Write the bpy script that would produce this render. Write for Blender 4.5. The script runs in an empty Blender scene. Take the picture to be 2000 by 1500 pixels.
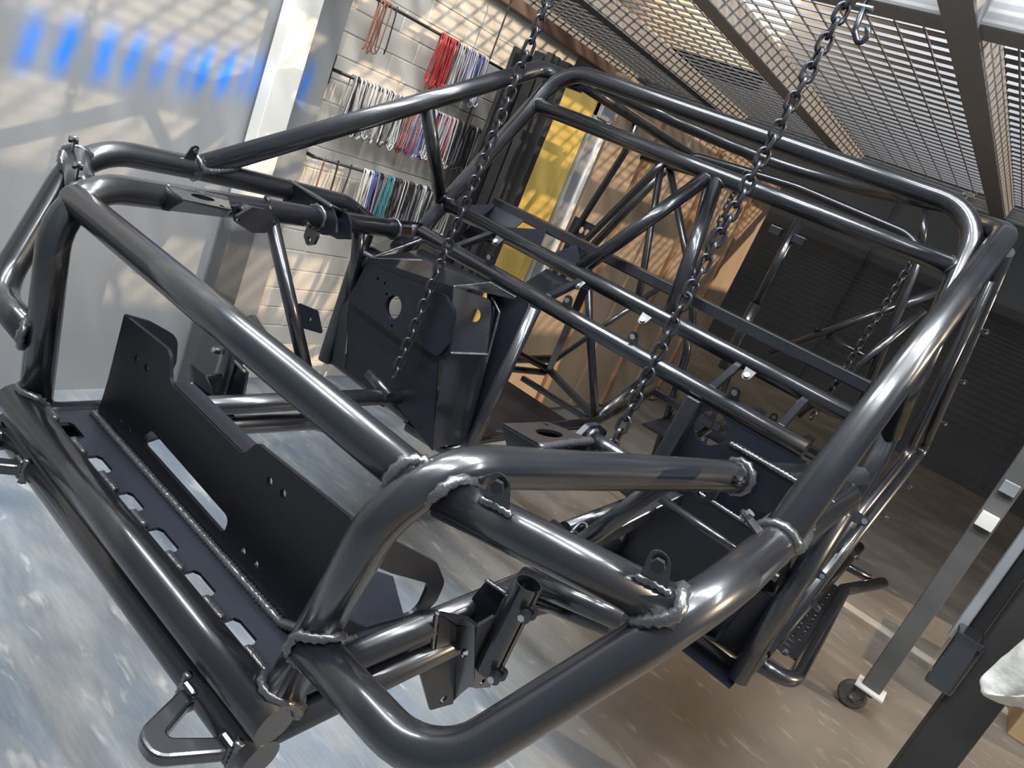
import bpy, bmesh, math, random
from mathutils import Vector as V, Matrix, Quaternion

random.seed(7)
sc = bpy.context.scene
col = sc.collection
# ------------------------------------------------------------------ camera
cam = bpy.data.cameras.new('camera')
cam.lens = 1429.09 / 2000 * 36; cam.sensor_width = 36; cam.sensor_fit = 'HORIZONTAL'
cam.clip_start = .02; cam.clip_end = 100
camo = bpy.data.objects.new('camera', cam); col.objects.link(camo)
RR = [[0.72573, 0.57411, 0.3791], [0.47789, -0.02427, -0.87808], [-0.49492, 0.81842, -0.29197]]
m = Matrix.Identity(4)
for i in range(3):
    m[i][0] = RR[0][i]; m[i][1] = -RR[1][i]; m[i][2] = -RR[2][i]
m.translation = V((0.7942, -0.5104, 0.6735))
camo.matrix_world = m
sc.camera = camo
# ------------------------------------------------------------------ view, world, sun, lamps
sc.view_settings.view_transform = 'Standard'; sc.view_settings.look = 'None'
sc.view_settings.gamma = 1; sc.view_settings.use_curve_mapping = False
sc.view_settings.exposure = 0.1
w = bpy.data.worlds.new('world'); sc.world = w; w.use_nodes = True
bg = w.node_tree.nodes['Background']
bg.inputs[0].default_value = (.62, .72, .86, 1); bg.inputs[1].default_value = .38
FLOOR = -.6

def lamp(name, kind, loc, direction, energy, color, size=None, size_y=None, angle=None):
    l = bpy.data.lights.new(name, kind); l.energy = energy; l.color = color
    if kind == 'AREA':
        l.shape = 'RECTANGLE'; l.size = size; l.size_y = size_y
    if angle is not None: l.angle = angle
    o = bpy.data.objects.new(name, l); col.objects.link(o); o.location = loc
    o.rotation_euler = V(direction).to_track_quat('-Z', 'Y').to_euler()
    return o
lamp('sun', 'SUN', (6, 3, 4), (-.89, -.31, -.36), 3.5, (1, .77, .52), angle=math.radians(.6))
lamp('ceiling_strip_lamp', 'AREA', (-.2, -.55, 2.7), (0, .15, -1), 210, (.90, .95, 1), 3.2, .12)
lamp('ceiling_strip_lamp_middle', 'AREA', (.1, .35, 2.7), (0, 0, -1), 180, (.92, .96, 1), 3.2, .12)
lamp('ceiling_strip_lamp_side', 'AREA', (1.9, .6, 2.7), (-.2, 0, -1), 100, (.95, .97, 1), .12, 3.0)
lamp('added_wall_fill_rear', 'AREA', (-3.2, 6.95, 3.3), (0, 1.6, -1), 60, (1, .86, .66), 1.2, .2)  # added warm fill aimed at the upper back wall to lighten it

# ------------------------------------------------------------------ materials
def nt(name):
    mt = bpy.data.materials.new(name); mt.use_nodes = True
    t = mt.node_tree; return mt, t, t.nodes['Principled BSDF'], t.nodes, t.links
def simple(name, c, rough=.5, metal=0, spec=.5, coat=0, bump=0, bscale=60, var=0, vscale=6):
    mt, t, b, N, L = nt(name)
    b.inputs['Base Color'].default_value = (*c, 1); b.inputs['Roughness'].default_value = rough
    b.inputs['Metallic'].default_value = metal; b.inputs['Specular IOR Level'].default_value = spec
    b.inputs['Coat Weight'].default_value = coat; b.inputs['Coat Roughness'].default_value = .15; b.inputs['Coat IOR'].default_value = 1.62
    tc = N.new('ShaderNodeTexCoord')
    if bump:
        n = N.new('ShaderNodeTexNoise'); n.inputs['Scale'].default_value = bscale; n.inputs['Detail'].default_value = 5
        bp = N.new('ShaderNodeBump'); bp.inputs['Strength'].default_value = bump; bp.inputs['Distance'].default_value = .004
        L.new(tc.outputs['Object'], n.inputs['Vector']); L.new(n.outputs['Fac'], bp.inputs['Height']); L.new(bp.outputs['Normal'], b.inputs['Normal'])
    if var:
        n = N.new('ShaderNodeTexNoise'); n.inputs['Scale'].default_value = vscale; n.inputs['Detail'].default_value = 6
        r = N.new('ShaderNodeValToRGB'); L.new(tc.outputs['Object'], n.inputs['Vector']); L.new(n.outputs['Fac'], r.inputs['Fac'])
        r.color_ramp.elements[0].position = .3; r.color_ramp.elements[1].position = .7
        r.color_ramp.elements[0].color = (*[x * (1 - var) for x in c], 1)
        r.color_ramp.elements[1].color = (*[min(1, x * (1 + var)) for x in c], 1)
        L.new(r.outputs['Color'], b.inputs['Base Color'])
    return mt
M = {}
M['coat'] = simple('black_powder_coat', (.008, .009, .0115), .33, 0, .4, .7, bump=.012, bscale=140)
M['satin'] = simple('satin_black_sheet', (.007, .0085, .0135), .40, 0, .35, .0, bump=.01, bscale=200)
M['gloss'] = simple('gloss_black_sheet', (.008, .009, .011), .1, 0, .7, .6, bump=.03, bscale=30)
M['weld'] = simple('weld_bead', (.05, .052, .056), .2, .25, .7, .6, bump=.25, bscale=300)
M['bolt'] = simple('zinc_bolt', (.45, .46, .48), .25, 1)
M['rubber'] = simple('black_rubber', (.01, .01, .011), .5)
M['chain'] = simple('oiled_steel_chain', (.05, .052, .058), .28, .7, bump=.05)
M['castwhite'] = simple('white_nylon', (.8, .8, .78), .4)
M['brick'] = simple('cream_painted_brick', (.55, .51, .445), .7, bump=.15, bscale=40, var=.07, vscale=3)
M['mortar'] = simple('painted_mortar', (.53, .49, .425), .8)
M['white'] = simple('white_paint_steel', (.70, .68, .63), .45, var=.06, vscale=8)
M['grey'] = simple('grey_paint_steel', (.085, .083, .08), .5, var=.15)
M['shade_wall'] = simple('charcoal_wall_shade', (.042, .0425, .044), .6, var=.25, vscale=2)  # shade on the back and far-left walls, put into the colour
M['tan'] = simple('tan_board', (.37, .275, .19), .55, var=.16, vscale=2.2, bump=.05, bscale=6)
M['ceil'] = simple('grey_roof_sheet', (.16, .16, .165), .7)
M['dimwall'] = simple('dim_beige_wall', (.125, .115, .105), .8, var=.1)  # less lit stretch of the upper back wall, dimness put into the colour
M['batten'] = simple('brown_timber', (.30, .17, .09), .6, var=.2, vscale=9)
M['tanwall'] = simple('tan_upper_wall', (.50, .38, .26), .8, var=.08, vscale=3)  # lit stretch of the upper walls, painted lighter than the shaded part
M['yellow'] = simple('yellow_paint', (.52, .37, .095), .4, var=.12, vscale=5)
M['steelgrey'] = simple('galvanised_steel', (.30, .31, .32), .4, .4, var=.15)
M['blackpost'] = simple('black_painted_post', (.018, .017, .017), .5, bump=.05, bscale=200)
M['joist'] = simple('grey_painted_joist', (.27, .27, .275), .6, var=.06)
M['mesh'] = simple('galvanised_mesh', (.19, .19, .195), .45, .3)
M['rust'] = simple('red_oxide_rail', (.28, .16, .10), .6, var=.2)
M['card'] = simple('brown_cardboard', (.38, .25, .13), .8, var=.1)
M['caster'] = simple('worn_caster_wheel', (.075, .068, .06), .6, var=.3, vscale=40)
M['cloth'] = simple('white_cloth', (.60, .59, .54), .9, bump=1.0, bscale=30, var=.3, vscale=22)
for k, c in dict(red=(.36, .028, .03), blue=(.06, .075, .26), black=(.015, .015, .017), teal=(.04, .19, .21), ltgrey=(.52, .50, .47), midgrey=(.22, .21, .21), brown=(.24, .10, .06), lilac=(.42, .38, .44)).items():
    M['hook_' + k] = simple('hook_' + k, c, .45)

def floor_mat():
    mt, t, b, N, L = nt('worn_concrete')
    tc = N.new('ShaderNodeTexCoord')
    def noise(s, d=6, dist=0, vec=None):
        n = N.new('ShaderNodeTexNoise'); n.inputs['Scale'].default_value = s; n.inputs['Detail'].default_value = d; n.inputs['Distortion'].default_value = dist
        L.new(vec or tc.outputs['Object'], n.inputs['Vector']); return n.outputs['Fac']
    def ramp(f, a, c, p0=.35, p1=.65):
        r = N.new('ShaderNodeValToRGB'); L.new(f, r.inputs['Fac']); r.color_ramp.elements[0].position = p0; r.color_ramp.elements[1].position = p1
        r.color_ramp.elements[0].color = (*a, 1); r.color_ramp.elements[1].color = (*c, 1); return r.outputs['Color']
    def mix(f, a, c):
        x = N.new('ShaderNodeMix'); x.data_type = 'RGBA'; L.new(f, x.inputs['Factor']); L.new(a, x.inputs['A']); L.new(c, x.inputs['B']); return x.outputs['Result']
    base = ramp(noise(2.6, 12, .4), (.150, .127, .104), (.225, .194, .160))
    mq = N.new('ShaderNodeMapping'); L.new(tc.outputs['Object'], mq.inputs['Vector']); mq.inputs['Scale'].default_value = (1.2, 3.4, 1); mq.inputs['Rotation'].default_value = (0, 0, .75)
    blue1 = ramp(noise(3.4, 14, .5, mq.outputs['Vector']), (.100, .126, .160), (.190, .205, .214), .3, .66)
    mq2 = N.new('ShaderNodeMapping'); L.new(tc.outputs['Object'], mq2.inputs['Vector']); mq2.inputs['Scale'].default_value = (6, 46, 1); mq2.inputs['Rotation'].default_value = (0, 0, .95)
    fine = ramp(noise(3.0, 12, .3, mq2.outputs['Vector']), (.84, .84, .84), (1.12, 1.12, 1.12), .34, .66)
    mu = N.new('ShaderNodeMix'); mu.data_type = 'RGBA'; mu.blend_type = 'MULTIPLY'; mu.inputs['Factor'].default_value = .6; L.new(blue1, mu.inputs['A']); L.new(fine, mu.inputs['B'])
    blue = mu.outputs['Result']
    # powder dust lies in a broad patch around the front of the chassis
    sp = N.new('ShaderNodeSeparateXYZ'); L.new(tc.outputs['Object'], sp.inputs[0])
    wob = N.new('ShaderNodeMath'); wob.operation = 'MULTIPLY_ADD'; L.new(noise(1.3, 5), wob.inputs[0]); wob.inputs[1].default_value = 1.1
    a1 = N.new('ShaderNodeMath'); a1.operation = 'MULTIPLY_ADD'; L.new(sp.outputs['Y'], a1.inputs[0]); a1.inputs[1].default_value = .75; L.new(sp.outputs['X'], a1.inputs[2])
    L.new(a1.outputs[0], wob.inputs[2])
    mr = N.new('ShaderNodeMapRange'); L.new(wob.outputs[0], mr.inputs['Value']); mr.inputs['From Min'].default_value = 1.25; mr.inputs['From Max'].default_value = 2.2
    c = mix(mr.outputs['Result'], blue, base)
    mp = N.new('ShaderNodeMapping'); L.new(tc.outputs['Object'], mp.inputs['Vector']); mp.inputs['Scale'].default_value = (2, 6, 1); mp.inputs['Rotation'].default_value = (0, 0, .25)
    scr = ramp(noise(5, 10, .4, mp.outputs['Vector']), (0, 0, 0), (1, 1, 1), .60, .80)
    pale = N.new('ShaderNodeRGB'); pale.outputs[0].default_value = (.62, .60, .55, 1)
    fm = N.new('ShaderNodeMath'); fm.operation = 'MULTIPLY'; L.new(scr, fm.inputs[0]); fm.inputs[1].default_value = .45
    c = mix(fm.outputs[0], c, pale.outputs[0])
    L.new(c, b.inputs['Base Color'])
    rr = N.new('ShaderNodeMapRange'); L.new(noise(6, 6), rr.inputs['Value']); rr.inputs['To Min'].default_value = .42; rr.inputs['To Max'].default_value = .75
    L.new(rr.outputs['Result'], b.inputs['Roughness'])
    bp = N.new('ShaderNodeBump'); bp.inputs['Strength'].default_value = .12; bp.inputs['Distance'].default_value = .003; L.new(noise(45, 6), bp.inputs['Height']); L.new(bp.outputs['Normal'], b.inputs['Normal'])
    return mt
M['floor'] = floor_mat()

def backdrop_mat():
    # grey sheet with a row of blue overspray marks: each blob is a soft ellipse in y,z
    mt, t, b, N, L = nt('grey_sheet_blue_overspray')
    tc = N.new('ShaderNodeTexCoord'); sp = N.new('ShaderNodeSeparateXYZ'); L.new(tc.outputs['Object'], sp.inputs[0])
    ns = N.new('ShaderNodeTexNoise'); ns.inputs['Scale'].default_value = 2.2; ns.inputs['Detail'].default_value = 4; L.new(tc.outputs['Object'], ns.inputs['Vector'])
    rp = N.new('ShaderNodeValToRGB'); L.new(ns.outputs['Fac'], rp.inputs['Fac'])
    rp.color_ramp.elements[0].color = (.225, .23, .23, 1); rp.color_ramp.elements[1].color = (.285, .28, .275, 1)
    def math_(op, a, c, d=None):
        n = N.new('ShaderNodeMath'); n.operation = op
        for i, x in enumerate((a, c, d)):
            if x is None: continue
            if isinstance(x, (int, float)): n.inputs[i].default_value = x
            else: L.new(x, n.inputs[i])
        return n.outputs[0]
    fine = N.new('ShaderNodeTexNoise'); fine.inputs['Scale'].default_value = 16; fine.inputs['Detail'].default_value = 4; L.new(tc.outputs['Object'], fine.inputs['Vector'])
    yy = math_('MULTIPLY_ADD', fine.outputs['Fac'], .03, math_('SUBTRACT', sp.outputs['Y'], .015))
    tot = None
    for (y0, z0, k, s) in BLOBS:
        dz = math_('SUBTRACT', sp.outputs['Z'], z0)
        cy = math_('MULTIPLY_ADD', dz, s, y0)
        dy = math_('DIVIDE', math_('SUBTRACT', yy, cy), .023)
        dzz = math_('DIVIDE', dz, .075)
        q = math_('ADD', math_('MULTIPLY', dy, dy), math_('POWER', math_('ABSOLUTE', dzz, 0), 3.0))
        e = math_('MULTIPLY', math_('POWER', 2.718, math_('MULTIPLY', q, -1)), k)
        tot = e if tot is None else math_('MAXIMUM', tot, e)
    bl = N.new('ShaderNodeRGB'); bl.outputs[0].default_value = (.035, .21, .66, 1)
    x = N.new('ShaderNodeMix'); x.data_type = 'RGBA'; L.new(tot, x.inputs['Factor']); L.new(rp.outputs['Color'], x.inputs['A']); L.new(bl.outputs[0], x.inputs['B'])
    L.new(x.outputs['Result'], b.inputs['Base Color']); b.inputs['Roughness'].default_value = .4
    return mt
BLOBS = [(.335, .425, .8, .12), (.419, .443, 1, .13), (.515, .456, .9, .12), (.594, .471, .85, .14), (.672, .484, .65, .14),
         (.752, .492, .6, .10), (.797, .506, 1, .10), (.873, .517, 1, .10), (.935, .529, .5, .08), (.974, .538, .7, .08), (1.029, .551, .95, .06), (1.158, .575, .8, .06)]
M['backdrop'] = backdrop_mat()

def column_mat():
    mt, t, b, N, L = nt('white_column_dark_base')  # dark grey towards the bottom, cream white above
    tc = N.new('ShaderNodeTexCoord'); sp = N.new('ShaderNodeSeparateXYZ'); L.new(tc.outputs['Object'], sp.inputs[0])
    ns = N.new('ShaderNodeTexNoise'); ns.inputs['Scale'].default_value = 7; L.new(tc.outputs['Object'], ns.inputs['Vector'])
    a = N.new('ShaderNodeMath'); a.operation = 'MULTIPLY_ADD'; L.new(ns.outputs['Fac'], a.inputs[0]); a.inputs[1].default_value = .3; L.new(sp.outputs['Z'], a.inputs[2])
    rp = N.new('ShaderNodeValToRGB'); L.new(a.outputs[0], rp.inputs['Fac'])
    rp.color_ramp.elements[0].position = .22; rp.color_ramp.elements[1].position = .36
    rp.color_ramp.elements[0].color = (.07, .07, .072, 1); rp.color_ramp.elements[1].color = (.72, .69, .62, 1)
    L.new(rp.outputs['Color'], b.inputs['Base Color']); b.inputs['Roughness'].default_value = .5
    return mt
M['column'] = column_mat()

# ------------------------------------------------------------------ helpers
def new_obj(name, me, mat, parent=None, smooth=True):
    me.materials.append(mat) if not me.materials else None
    if smooth:
        me.polygons.foreach_set('use_smooth', [True] * len(me.polygons))
    o = bpy.data.objects.new(name, me); col.objects.link(o)
    if parent: o.parent = parent
    return o
def from_bm(name, bm, mat, parent=None, smooth=False, angle=None):
    bmesh.ops.recalc_face_normals(bm, faces=bm.faces)
    me = bpy.data.meshes.new(name); bm.to_mesh(me); bm.free()
    o = new_obj(name, me, mat, parent, smooth)
    return o
def tag(o, label=None, cat=None, group=None, kind=None):
    if label: o['label'] = label
    if cat: o['category'] = cat
    if group: o['group'] = group
    if kind: o['kind'] = kind
    return o
def empty(name, loc=(0, 0, 0)):
    o = bpy.data.objects.new(name, None); col.objects.link(o); o.location = loc; o.empty_display_size = .1
    return o
def fillet(pts, rad, closed=False, n=7):
    pts = [V(p) for p in pts]; N = len(pts); out = []
    rads = rad if isinstance(rad, (list, tuple)) else [rad] * N
    for i, p in enumerate(pts):
        if not closed and i in (0, N - 1): out.append(p); continue
        a = pts[i - 1]; b = pts[(i + 1) % N]
        u = (a - p); v = (b - p); lu, lv = u.length, v.length; u.normalize(); v.normalize()
        ang = math.acos(max(-1, min(1, u.dot(v))))
        if ang > math.pi - .02 or rads[i] <= 0: out.append(p); continue
        d = min(rads[i] / math.tan(ang / 2), lu * .49, lv * .49); r = d * math.tan(ang / 2)
        p0 = p + u * d; bis = (u + v).normalized(); c = p + bis * (r / math.sin(ang / 2))
        s0 = p0 - c; s1 = p + v * d - c
        for k in range(n + 1):
            out.append(c + s0.normalized().slerp(s1.normalized(), k / n) * s0.length if s0.length > 1e-6 else p0)
    return out
def sweep(bm, path, r, seg=18, cap=True, closed=False, square=False, rfun=None):
    n = len(path); rings = []
    tang = []
    for i in range(n):
        if closed: t = path[(i + 1) % n] - path[i - 1]
        else: t = path[min(i + 1, n - 1)] - path[max(i - 1, 0)]
        tang.append(t.normalized())
    ref = V((0, 0, 1)) if abs(tang[0].z) < .9 else V((1, 0, 0))
    u = tang[0].cross(ref).normalized()
    for i in range(n):
        if i: 
            q = tang[i - 1].rotation_difference(tang[i]); u = (q @ u).normalized()
        v = tang[i].cross(u).normalized(); ring = []
        rr = rfun(i) if rfun else r
        for k in range(seg):
            a = 2 * math.pi * k / seg
            if square: a += math.pi / 4
            ring.append(bm.verts.new(path[i] + (u * math.cos(a) + v * math.sin(a)) * rr * (1.35 if square else 1)))
        rings.append(ring)
    for i in range(n - (0 if closed else 1)):
        A, B = rings[i], rings[(i + 1) % n]
        for k in range(seg):
            bm.faces.new((A[k], A[(k + 1) % seg], B[(k + 1) % seg], B[k]))
    if cap and not closed:
        bm.faces.new(rings[0][::-1]); bm.faces.new(rings[-1])
def mir(p): return (-p[0], p[1], p[2])
def tube(name, pts, r, parent, mat='coat', bend=.1, seg=20, smooth=True, square=False, sides=(1,)):
    res = []
    for s in sides:
        pp = fillet([p if s > 0 else mir(p) for p in pts], bend, n=9)
        bm = bmesh.new(); sweep(bm, pp, r, 4 if square else seg, square=square)
        o = from_bm(name, bm, M[mat], parent, smooth=False)
        if not square:
            for f in o.data.polygons: f.use_smooth = len(f.vertices) == 4
        else:
            md = o.modifiers.new('edge', 'BEVEL'); md.width = r * .22; md.segments = 2
        res.append(o)
    return res if len(res) > 1 else res[0]
BOTH = (1, -1)
def box(bm, c, s, rot=None):
    r = bmesh.ops.create_cube(bm, size=1)
    mt = Matrix.Translation(V(c)) @ (rot.to_4x4() if rot else Matrix.Identity(4)) @ Matrix.Diagonal((*s, 1))
    bmesh.ops.transform(bm, matrix=mt, verts=r['verts'])
def boxo(name, c, s, mat, parent=None, rot=None, bevel=.002):
    bm = bmesh.new(); box(bm, c, s, rot); o = from_bm(name, bm, M[mat], parent)
    if bevel:
        md = o.modifiers.new('edge', 'BEVEL'); md.width = bevel; md.segments = 2
    return o
def plate(name, outer, th, parent, mat='satin', holes=(), bevel=.0008, flip=False):
    outer = [V(p) for p in outer]
    nrm = V((0, 0, 0))
    for i, p in enumerate(outer):
        q = outer[(i + 1) % len(outer)]
        nrm += V(((p.y - q.y) * (p.z + q.z), (p.z - q.z) * (p.x + q.x), (p.x - q.x) * (p.y + q.y)))
    nrm.normalize()
    o0 = outer[0]
    fl = lambda p: V(p) - nrm * (V(p) - o0).dot(nrm)
    bm = bmesh.new(); edges = []
    for lp in [outer] + [list(h) for h in holes]:
        vs = [bm.verts.new(fl(p)) for p in lp]
        for i in range(len(vs)): edges.append(bm.edges.new((vs[i], vs[(i + 1) % len(vs)])))
    bmesh.ops.triangle_fill(bm, use_beauty=True, use_dissolve=False, edges=edges, normal=nrm)
    g = bmesh.ops.extrude_face_region(bm, geom=bm.faces[:])
    vs = [x for x in g['geom'] if isinstance(x, bmesh.types.BMVert)]
    bmesh.ops.translate(bm, verts=vs, vec=nrm * th)
    bmesh.ops.translate(bm, verts=bm.verts[:], vec=nrm * (-th / 2))
    o = from_bm(name, bm, M[mat], parent)
    return o
def circ(c, u, v, r, n=18, rv=None):
    c, u, v = V(c), V(u), V(v)
    return [c + u * r * math.cos(2 * math.pi * k / n) + v * (rv or r) * math.sin(2 * math.pi * k / n) for k in range(n)]
def bead(name, path, r, parent, closed=True, mat='weld'):
    # rippled weld bead along a path
    pp = [V(p) for p in path]
    dense = []
    n = len(pp)
    for i in range(n if closed else n - 1):
        a, b = pp[i], pp[(i + 1) % n]; k = max(1, int((b - a).length / .0035))
        for j in range(k): dense.append(a.lerp(b, j / k))
    if not closed: dense.append(pp[-1])
    rnd = random.Random(len(dense))
    bm = bmesh.new()
    sweep(bm, dense, r, 6, closed=closed, rfun=lambda i: r * (.8 + .35 * (i % 2) + .25 * rnd.random()))
    return from_bm(name, bm, M[mat], parent, smooth=True)
def weld(a, d, r1, p2, d2, r2, parent, side=1, w=.0045):
    # bead where a tube (through a along d, radius r1) lands on another tube
    for s in ((1, -1) if side == 2 else (side,)):
        f = (lambda p: V(p)) if s > 0 else (lambda p: V(mir(p)))
        A, D, P2, D2 = f(a), f(d).normalized(), f(p2), f(d2).normalized()
        u = D.orthogonal().normalized(); v = D.cross(u); pts = []
        for k in range(28):
            t = 2 * math.pi * k / 28; q = A + (u * math.cos(t) + v * math.sin(t)) * r1
            e = q - P2; e = e - D2 * e.dot(D2); g = D - D2 * D.dot(D2)
            aa = g.dot(g); bb = 2 * e.dot(g); cc = e.dot(e) - (r2 + .001) ** 2
            disc = bb * bb - 4 * aa * cc
            s_ = (-bb - math.sqrt(disc)) / (2 * aa) if disc > 0 else -bb / (2 * aa)
            pts.append(q + D * s_)
        bead('weld_bead', pts, w, parent)
def struct(o):
    o['kind'] = 'structure'; return o

# ------------------------------------------------------------------ the setting
bm = bmesh.new()
bmesh.ops.create_grid(bm, x_segments=2, y_segments=2, size=1)
bmesh.ops.transform(bm, matrix=Matrix.Translation((.5, 3.4, FLOOR)) @ Matrix.Diagonal((4.2, 7.2, 1, 1)), verts=bm.verts)
struct(from_bm('floor', bm, M['floor']))
# painted strip across the floor
struct(boxo('trim_1', (1.0, 3.045, FLOOR + .001), (1.5, .07, .004), 'white', bevel=0)); bpy.data.objects['trim_1'].data.materials[0] = simple('worn_pale_line', (.47, .42, .36), .6, var=.2, vscale=12)

# brick wall on the left, bricks as pieces
wl = struct(boxo('wall_left', (-1.5485, .655, .285), (.1, 3.95, 1.77), 'mortar', bevel=0))
bm = bmesh.new(); box(bm, (0, 0, 0), (.02, .217, .077)); bmesh.ops.bevel(bm, geom=bm.edges[:], offset=.002, segments=1, affect='EDGES')
bme = bpy.data.meshes.new('brick'); bm.to_mesh(bme); bm.free(); bme.materials.append(M['brick'])
bm = bmesh.new(); box(bm, (0, 0, 0), (.02, .105, .077)); bmesh.ops.bevel(bm, geom=bm.edges[:], offset=.002, segments=1, affect='EDGES')
bmh = bpy.data.meshes.new('brick_half'); bm.to_mesh(bmh); bm.free(); bmh.materials.append(M['brick'])
for i in range(21):
    z = FLOOR + .043 + i * .0815
    off = (i % 2) * .1105
    for j in range(7):
        y = 1.19 + off + j * .221; half = off and j == 6
        if half: y -= .0555
        b = bpy.data.objects.new('brick', bmh if half else bme); col.objects.link(b); b.parent = wl
        b.matrix_parent_inverse = Matrix.Identity(4); b.location = (-1.5055 + random.uniform(-.0012, .0012), y, z)
struct(boxo('trim_5', (-1.495, 3.0, 1.185), (.06, 4.3, .05), 'rust', bevel=.004))
# grey sheet with overspray in front of the bricks
bd = struct(boxo('wall_left_sheet', (-1.46, -.7, .5), (.02, 3.89, 2.2), 'backdrop', bevel=0))
# back and far-left walls: shade painted charcoal below, lit part painted tan above
struct(boxo('shade_blocker_right', (2.95, 6.05, .65), (.1, 3.5, 2.5), 'shade_wall', bevel=0))  # unseen wall added to block sun and sky from the rear floor
struct(boxo('ceiling', (-.1, 2.1, 4.64), (8.2, 11.4, .08), 'ceil', bevel=0))
struct(boxo('wall_far_left', (-4.05, 5.2, .8), (.1, 5.3, 2.8), 'shade_wall', bevel=0))
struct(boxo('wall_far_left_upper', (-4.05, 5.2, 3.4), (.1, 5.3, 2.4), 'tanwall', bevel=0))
struct(boxo('wall_back', (.3, 7.74, .88), (9, .12, 2.96), 'shade_wall', bevel=0))
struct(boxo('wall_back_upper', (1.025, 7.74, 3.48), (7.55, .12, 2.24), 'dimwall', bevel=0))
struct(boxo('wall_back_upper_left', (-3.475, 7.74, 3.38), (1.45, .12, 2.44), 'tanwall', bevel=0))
for k, x in enumerate((-.9, .25, 1.05)):
    struct(boxo('trim_%d' % (k + 2), (x, 7.672, .7), (.02, .02, 2.6), 'shade_wall', bevel=0))
# partition boards behind the yellow door
pw = struct(boxo('wall_partition', (-1.10, 3.66, .26), (.08, 2.42, 1.72), 'tan', bevel=.002))
for (y, mt_) in ((2.64, 'tan'), (3.42, 'tan'), (4.2, 'tan')):
    boxo('batten', (-1.035, y + .20, .25), (.02, .05, 1.66), 'batten', pw)
    boxo('panel', (-1.055, y + .18, .25), (.02, .74, 1.66), mt_, pw)

# ------------------------------------------------------------------ chassis
CH = empty('chassis_frame', (0, .9, -.1))
tag(CH, 'gloss black welded tube buggy chassis hanging from chains', 'chassis')
CH_INV = CH.matrix_world.inverted()
R0 = .0245
BH = (.35, .03, .012); HC = (.405, .015, .358); HE = (.551, .616, .347); HF = (.64, 1.0, .34)
F0 = (.374, .010, .107); F1 = (.565, .02, .098); F2 = (.685, .165, .36); AS = (.680, .384, .368); FE = (.682, .87, .362)
AT = (.640, 1.30, .888); BAR = (.607, 1.289, .792); HCOR = (.582, 1.341, .918)
DU = (.668, 1.142, .437); DL = (.55, .985, .36)

bump = tube('bumper_tube', [(-.378, 0, -.004), (.378, 0, -.004)], .0265, CH)
lowb = tube('lower_bumper_tube', [(-.378, -.002, -.055), (.378, -.002, -.055)], .0245, CH)
hoops = tube('front_hoop', [(.352, .022, .0), HC, HE, HF], R0, CH, bend=[0, .105, 0, 0], sides=BOTH)
cross = tube('hood_cross_tube', [(-.412, .044, .332), (.405, .052, .326)], R0, CH)
bm = bmesh.new(); bmesh.ops.create_uvsphere(bm, u_segments=20, v_segments=12, radius=R0 * .995)
bmesh.ops.transform(bm, matrix=Matrix.Translation((-.412, .044, .332)) @ Matrix.Diagonal((.7, 1, 1, 1)), verts=bm.verts)
from_bm('rounded_end', bm, M['coat'], cross, smooth=True)
fenders = tube('fender_tube', [F0, F1, F2, AS, (.683, .80, .366), (.68, .905, .33)], R0, CH, bend=[0, .095, .15, 0, .09, 0], sides=BOTH)
stubs = tube('fender_stub_tube', [(.423, .063, .325), (.668, .149, .338)], R0 * .98, CH, sides=BOTH)
pil = tube('roof_pillar_tube', [(.680, .372, .360), AT, (.56, 1.42, .90)], R0, CH, bend=.07, sides=BOTH)
whoop = tube('windscreen_hoop', [(-.676, 1.02, .15), (-.668, 1.125, .40), (-.582, 1.341, .918), (.582, 1.341, .918), (.668, 1.125, .40), (.676, 1.02, .15)], .0225, CH, bend=[0, .1, .11, .11, .1, 0])
wbar = tube('windscreen_bar', [mir(BAR), BAR], .021, CH)
tube('pillar_brace_tube', [(.656, .935, .675), (.668, 1.125, .445)], .0195, CH, sides=BOTH)
du = tube('upper_dash_tube', [mir(DU), DU], .0208, CH)
dl = tube('lower_dash_tube', [(-.565, .985, .36), (.565, .985, .36)], .0205, CH)
vb = [tube('windscreen_brace', [(-.158, 1.146, .445), (-.006, 1.283, .777)], .0185, CH),
      tube('windscreen_brace', [(.122, 1.148, .45), (.022, 1.284, .779)], .0185, CH)]
# welds
for o, s in ((hoops[0], 1), (hoops[1], -1)):
    weld((.352, .022, .1), (0, 0, -1), R0 + .002, (0, 0, -.004), (1, 0, 0), .0275, o, s, .0062)
weld((.2, .052, .326), (1, 0, 0), R0, (.402, .03, .3), V(HC) - V(BH), R0, cross, 1, .007)
for i, s in ((0, 1), (1, -1)):
    weld((.5, .09, .328), (.423 - .661, .063 - .147, 0), R0, (.41, .06, .345), (.05, .25, .02), R0, stubs[i], s, .0068)
    weld((.5, .09, .328), (.661 - .423, .147 - .063, .01), R0, (.676, .15, .335), V(F2) - V(F1), R0, stubs[i], s, .0068)
    weld((.56, .02, .1), (-1, -.04, .05), R0 + .001, (.362, .020, .08), (.05, 0, .35), R0 + .002, fenders[i], s, .006)
    dA = V(AT) - V(AS)
    weld(V(AS) + dA * .3, -dA, R0, AS, (0, 1, 0), R0, pil[i], s, .0065)
    weld((0, 1.289, .792), (1, 0, 0), .0195, (.6, 1.289, .792), (-.086, .216, .518), .0205, wbar, s, .003)
    weld((0, 1.142, .437), (1, 0, 0), .0208, (.662, 1.142, .437), (-.086, .216, .518), .0205, du, s, .003)
weld((-.1, 1.2, .57), (-.152, -.137, -.332), .0165, (0, 1.142, .437), (1, 0, 0), .0208, vb[0], 1, .003)
weld((-.1, 1.2, .57), (.152, .137, .332), .0165, (0, 1.289, .792), (1, 0, 0), .0195, vb[0], 1, .003)
weld((.09, 1.2, .57), (.1, -.136, -.329), .0165, (0, 1.142, .437), (1, 0, 0), .0208, vb[1], 1, .003)
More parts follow.
